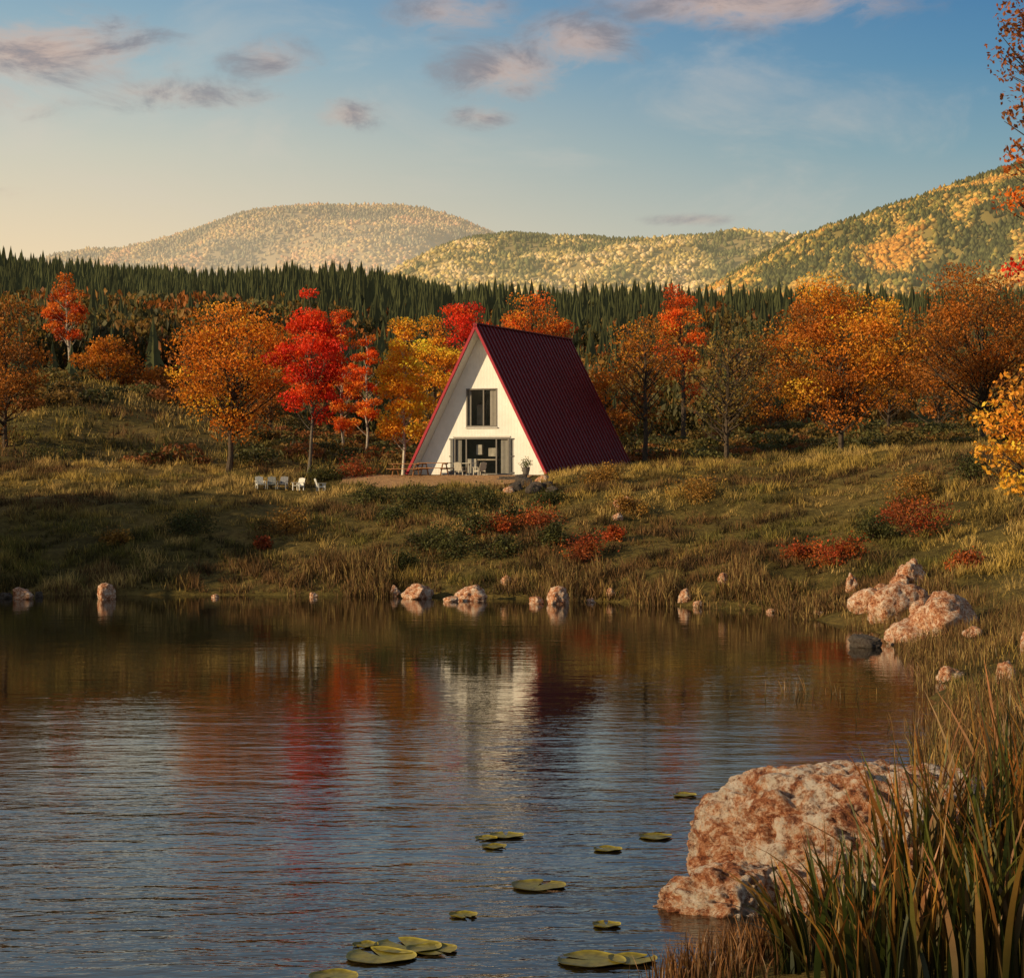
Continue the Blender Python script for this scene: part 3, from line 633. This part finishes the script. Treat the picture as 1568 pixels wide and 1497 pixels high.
a.box((0,4,2.55),(6,5,.12),0,(.25,.2,.15));a.box((.2,1.6,.9),(1.3,.5,.08),0,(.7,.6,.46));a.box((.55,1.5,1.35),(.6,.2,.5),0,(.65,.6,.5));a.box((-.8,1.5,.5),(.6,.4,.9),0,(.75,.7,.6));a.box((-.4,1.6,1.5),(.35,.2,.6),0,(.75,.7,.6))
a.box((-.35,1.8,3.6),(.5,.3,1.2),0,(.4,.34,.26))
a.build('interior',[M_wood],E)
for sd,nm in((-1,'door_leaf_left'),(1,'door_leaf_right')):
    a=Acc();th=sd*math.radians(18);rot=np.array([[math.cos(th),-math.sin(th),0],[math.sin(th),math.cos(th),0],[0,0,1]])
    o0=np.array([sd*(DW+.04),V0-.07,0])
    def bx(u,z,du,dz): a.box(o0+rot@np.array([sd*u,-.0,z]),(du,.06,dz),0,(.13,.13,.13),rot)
    bx(.04,1.1,.08,2.15);bx(.42,1.1,.08,2.15);bx(.23,2.13,.30,.08);bx(.23,.1,.30,.12);bx(.23,1.1,.30,.07)
    a.box(o0+rot@np.array([sd*.23,.0,1.1]),(.30,.02,1.95),1,(.2,.2,.2),rot)
    a.build(nm,[M_paint,M_glass],E)
a=Acc();a.box((0,V0-.06,-.03),(3.8,.3,.1),0,(.3,.28,.25));a.box((0,V0-.03,DH+.06),(3.72,.05,.09),0,(.5,.48,.45));a.box((0,V0-.05,W0-.04),(2.1,.12,.06),0,(.6,.58,.55));a.build('sills',[M_paint],E)
def local(u,v,z=0.0): return (-2.17+u*C22-v*S22,124+u*S22+v*C22,5.34+z)
# earth terrace sloping down in front of the house
a=Acc();nu,nv_=60,50;U,V=np.meshgrid(np.linspace(-1,1,nu),np.linspace(0,1,nv_))
vv=.8-7.2*V;uu=-1.7+U*(6.1-2.2*V**3)+.25*np.sin(vv*1.3)
XX=-2.17+uu*C22-vv*S22;YY=124+uu*S22+vv*C22
Z=terr(XX.ravel(),YY.ravel())+.04;i=np.arange(nv_-1)[:,None]*nu;j=np.arange(nu-1)[None]
a.add(np.stack([XX.ravel(),YY.ravel(),Z],1),np.stack([i+j,i+nu+j,i+nu+j+1,i+j+1],-1).reshape(-1,4));a.build('earth_terrace',[M_dirt],smooth=True)
def picnic(loc,rz):
    a=Acc();W=(.30,.14,.06)
    for k in range(5): a.box((0,-.32+.16*k,.75),(1.9,.15,.04),0,W)
    for s in(-1,1):
        for k in(0,1): a.box((0,s*(.62+.14*k),.45),(1.9,.13,.04),0,W)
        a.box((s*.7,0,.70),(.08,.75,.06),0,W);a.box((s*.7,0,.40),(.06,1.5,.07),0,W)
        for q in(-1,1):
            an=q*math.radians(28);rot=np.array([[1,0,0],[0,math.cos(an),-math.sin(an)],[0,math.sin(an),math.cos(an)]])
            a.box((s*.64,q*.45,.35),(.05,.09,.78),0,W,rot)
    o=a.build('picnic_table',[M_wood]);o.location=loc;o.rotation_euler=(0,0,rz)
picnic(local(-4.0,-1.2,-.1),math.radians(-15));picnic(local(-2.4,-.6,-.05),math.radians(-20))
def chair(name,loc,rz,col,sc=1.0,back=.95):
    a=Acc()
    for k in range(5): a.box((0,-.24+.11*k,.36-.02*k),(.55,.10,.025),0,col)
    an=math.radians(-16);rot=np.array([[1,0,0],[0,math.cos(an),-math.sin(an)],[0,math.sin(an),math.cos(an)]])
    for k in range(5): a.box((-.24+.12*k,.36,.30+(back-.30)/2),(.105,.025,back-.3-.05*abs(k-2)),0,col,rot)
    for s in(-1,1):
        a.box((s*.31,-.26,.28),(.05,.07,.56),0,col);a.box((s*.31,.22,.28),(.05,.07,.56),0,col)
        a.box((s*.33,-.02,.575),(.12,.68,.025),0,col);a.box((s*.285,0,.32),(.03,.6,.09),0,col)
    o=a.build(name,[M_paint]);o.location=loc;o.rotation_euler=(0,0,rz);o.scale=(sc,)*3
for (px,py,rz,c) in [(399,750,.4,(.62,.60,.55)),(416,750,.1,(.22,.23,.23)),(433,750,-.2,(.20,.20,.22)),(457,752,-.6,(.66,.64,.6)),(491,753,1.9,(.66,.65,.62))]:
    X,Y,z=place(px,py);chair('adirondack_chair',(X,Y,z+.05),rz,c,.74)
chair('patio_chair',local(-.7,-.6,-.05),2.6,(.45,.42,.36),.85);chair('patio_chair',local(.6,-.8,-.05),-2.4,(.45,.42,.36),.85)
a=Acc()
a.tube([(0,0,0),(0,0,.03)],[.28,.28],16,0,(.2,.2,.2));a.tube([(0,0,.0),(0,0,.7)],[.035,.035],8,0,(.2,.2,.2))
a.tube([(0,0,.69),(0,0,.70),(0,0,.73),(0,0,.735)],[.02,.45,.45,.01],24,0,(.5,.47,.4));o=a.build('patio_table',[M_paint]);o.location=local(0,-.9,-.04)
a=Acc();a.tube([(0,0,0),(0,0,.05),(0,0,.45),(0,0,.5),(0,0,.48)],[.16,.17,.25,.27,.2],14,0,(.12,.11,.10))
rg=np.random.default_rng(4);c=rg.normal(0,.16,(300,3))+np.array([0,0,.7]);a.leaves(c,.05,np.array([[.10,.12,.03]])*rg.uniform(.5,1.4,(300,1)),1)
o=a.build('potted_plant',[M_paint,M_leaf]);o.location=local(3.3,-.2,-.05)
a=Acc()
for k in range(5): a.box((0,-.36*k,-.13*k-.05),(1.4,.38,.14),0,(.16,.15,.14))
o=a.build('stone_steps',[M_darkrock]);o.location=local(3.2,-2.2,-.1);o.rotation_euler=(0,0,math.radians(-22))

# ---------------------------------------------------------------- world
W=bpy.data.worlds.new('World');scene.world=W;W.use_nodes=True;nt=W.node_tree
bg=nt.nodes['Background'];bg.inputs['Strength'].default_value=.1
sh=np.array([-.90,-.44]);sh/=np.linalg.norm(sh);EL=math.radians(17);AZ=math.atan2(sh[0],sh[1])
sky=N(nt,'ShaderNodeTexSky',sky_type='NISHITA');sky.sun_disc=False;sky.sun_elevation=EL;sky.sun_rotation=AZ%(2*math.pi)
tc=N(nt,'ShaderNodeTexCoord');nz=N(nt,'ShaderNodeVectorMath',operation='NORMALIZE');nt.links.new(tc.outputs['Generated'],nz.inputs[0])
sp=N(nt,'ShaderNodeSeparateXYZ');nt.links.new(nz.outputs[0],sp.inputs[0])
el=mth('ARCSINE',sp.outputs[2]);az=mth('ARCTAN2',sp.outputs[0],sp.outputs[1])
def mrg(v,a,b,c=0,d=1,t='SMOOTHSTEP'):
    k=N(nt,'ShaderNodeMapRange',interpolation_type=t)
    for i_,q in enumerate((a,b,c,d)): k.inputs[i_+1].default_value=q
    nt.links.new(v,k.inputs[0]);return k.outputs[0]
e01=mrg(el,0,.5,0,1,'LINEAR')
Lr=ramp(nt,e01,[(0,(.95,.68,.38)),(.2,(.88,.69,.44)),(.3,(.64,.62,.50)),(.38,(.38,.50,.53)),(.45,(.23,.39,.51)),(.7,(.36,.42,.48)),(1,(.34,.37,.41))])
Rr=ramp(nt,e01,[(0,(.50,.49,.39)),(.2,(.44,.49,.43)),(.3,(.20,.35,.42)),(.38,(.09,.25,.41)),(.45,(.055,.19,.38)),(.7,(.16,.25,.35)),(1,(.24,.27,.31))])
gr=mixc(nt,mrg(sp.outputs[0],-.28,.28),Lr,Rr)
cv=N(nt,'ShaderNodeCombineXYZ');nt.links.new(az,cv.inputs[0]);nt.links.new(el,cv.inputs[1])
wz=N(nt,'ShaderNodeMapping');wz.inputs['Scale'].default_value=(1,2.1,1);wz.inputs['Rotation'].default_value=(0,0,-.12);nt.links.new(cv.outputs[0],wz.inputs[0])
nA=noise(nt,wz.outputs[0],20,8,.64,.5);nB=noise(nt,wz.outputs[0],60,5,.6,.4)
acc_=None
for (px,py,rx,ry,am) in [(60,90,240,70,1.45),(-10,165,150,45,.95),(270,150,210,34,1.0),(415,95,90,44,1.1),(528,176,66,30,1.15),(735,180,66,24,1.05),(690,20,130,44,1.15),(780,108,125,56,1.35),(885,65,120,56,1.35),(1150,10,290,48,1.45),(1060,338,90,12,.95),(30,310,90,16,.7)]:
    a0=math.atan((px-HX)/F);e0=math.atan((HY-py)/F)
    s_=N(nt,'ShaderNodeVectorMath',operation='SUBTRACT');nt.links.new(cv.outputs[0],s_.inputs[0]);s_.inputs[1].default_value=(a0,e0,0)
    m_=N(nt,'ShaderNodeVectorMath',operation='MULTIPLY');nt.links.new(s_.outputs[0],m_.inputs[0]);m_.inputs[1].default_value=(F/rx,F/ry,0)
    l_=N(nt,'ShaderNodeVectorMath',operation='LENGTH');nt.links.new(m_.outputs[0],l_.inputs[0])
    v=mrg(l_.outputs['Value'],1.5,0,0,am)
    acc_=v if acc_ is None else mth('MAXIMUM',acc_,v)
dens=mth('ADD',acc_,mth('MULTIPLY',mth('SUBTRACT',nA,.5),2.9))
dens=mth('ADD',dens,mth('MULTIPLY',mth('SUBTRACT',nB,.5),.7))
msk=mth('MULTIPLY',mrg(dens,.25,1.6),mrg(acc_,.0,.5))
ccol=mixc(nt,mrg(nA,.40,.62),(.66,.46,.36),(.27,.235,.25))
thin=mth('MULTIPLY',mrg(noise(nt,wz.outputs[0],9,6,.6,.6),.48,.75),.3)
gr=mixc(nt,thin,gr,(.72,.62,.52))
gr=mixc(nt,mth('MULTIPLY',msk,.88),gr,ccol)
sc_=N(nt,'ShaderNodeVectorMath',operation='SCALE');nt.links.new(gr,sc_.inputs[0]);nt.links.new(mrg(el,.5,.95,10,5.0),sc_.inputs['Scale'])
nt.links.new(mixc(nt,.94,sky.outputs[0],sc_.outputs[0]),bg.inputs['Color'])
W.cycles.sampling_method='MANUAL';W.cycles.sample_map_resolution=256

sd=bpy.data.lights.new('sun','SUN');sd.energy=5.0;sd.angle=math.radians(.5);sd.color=(1,.76,.43)
so=bpy.data.objects.new('sun',sd);scene.collection.objects.link(so)
dirv=Vector((sh[0]*math.cos(EL),sh[1]*math.cos(EL),math.sin(EL)));so.rotation_euler=dirv.to_track_quat('Z','Y').to_euler()
cam=bpy.data.cameras.new('camera');co=bpy.data.objects.new('camera',cam);scene.collection.objects.link(co)
co.location=(0,0,EYE);co.rotation_euler=(math.pi/2,0,0);cam.lens=36*F/1568;cam.sensor_width=36;cam.shift_y=-28.5/1568
cam.clip_start=.5;cam.clip_end=20000;scene.camera=co
scene.view_settings.view_transform='Standard';scene.view_settings.look='None';scene.view_settings.exposure=0
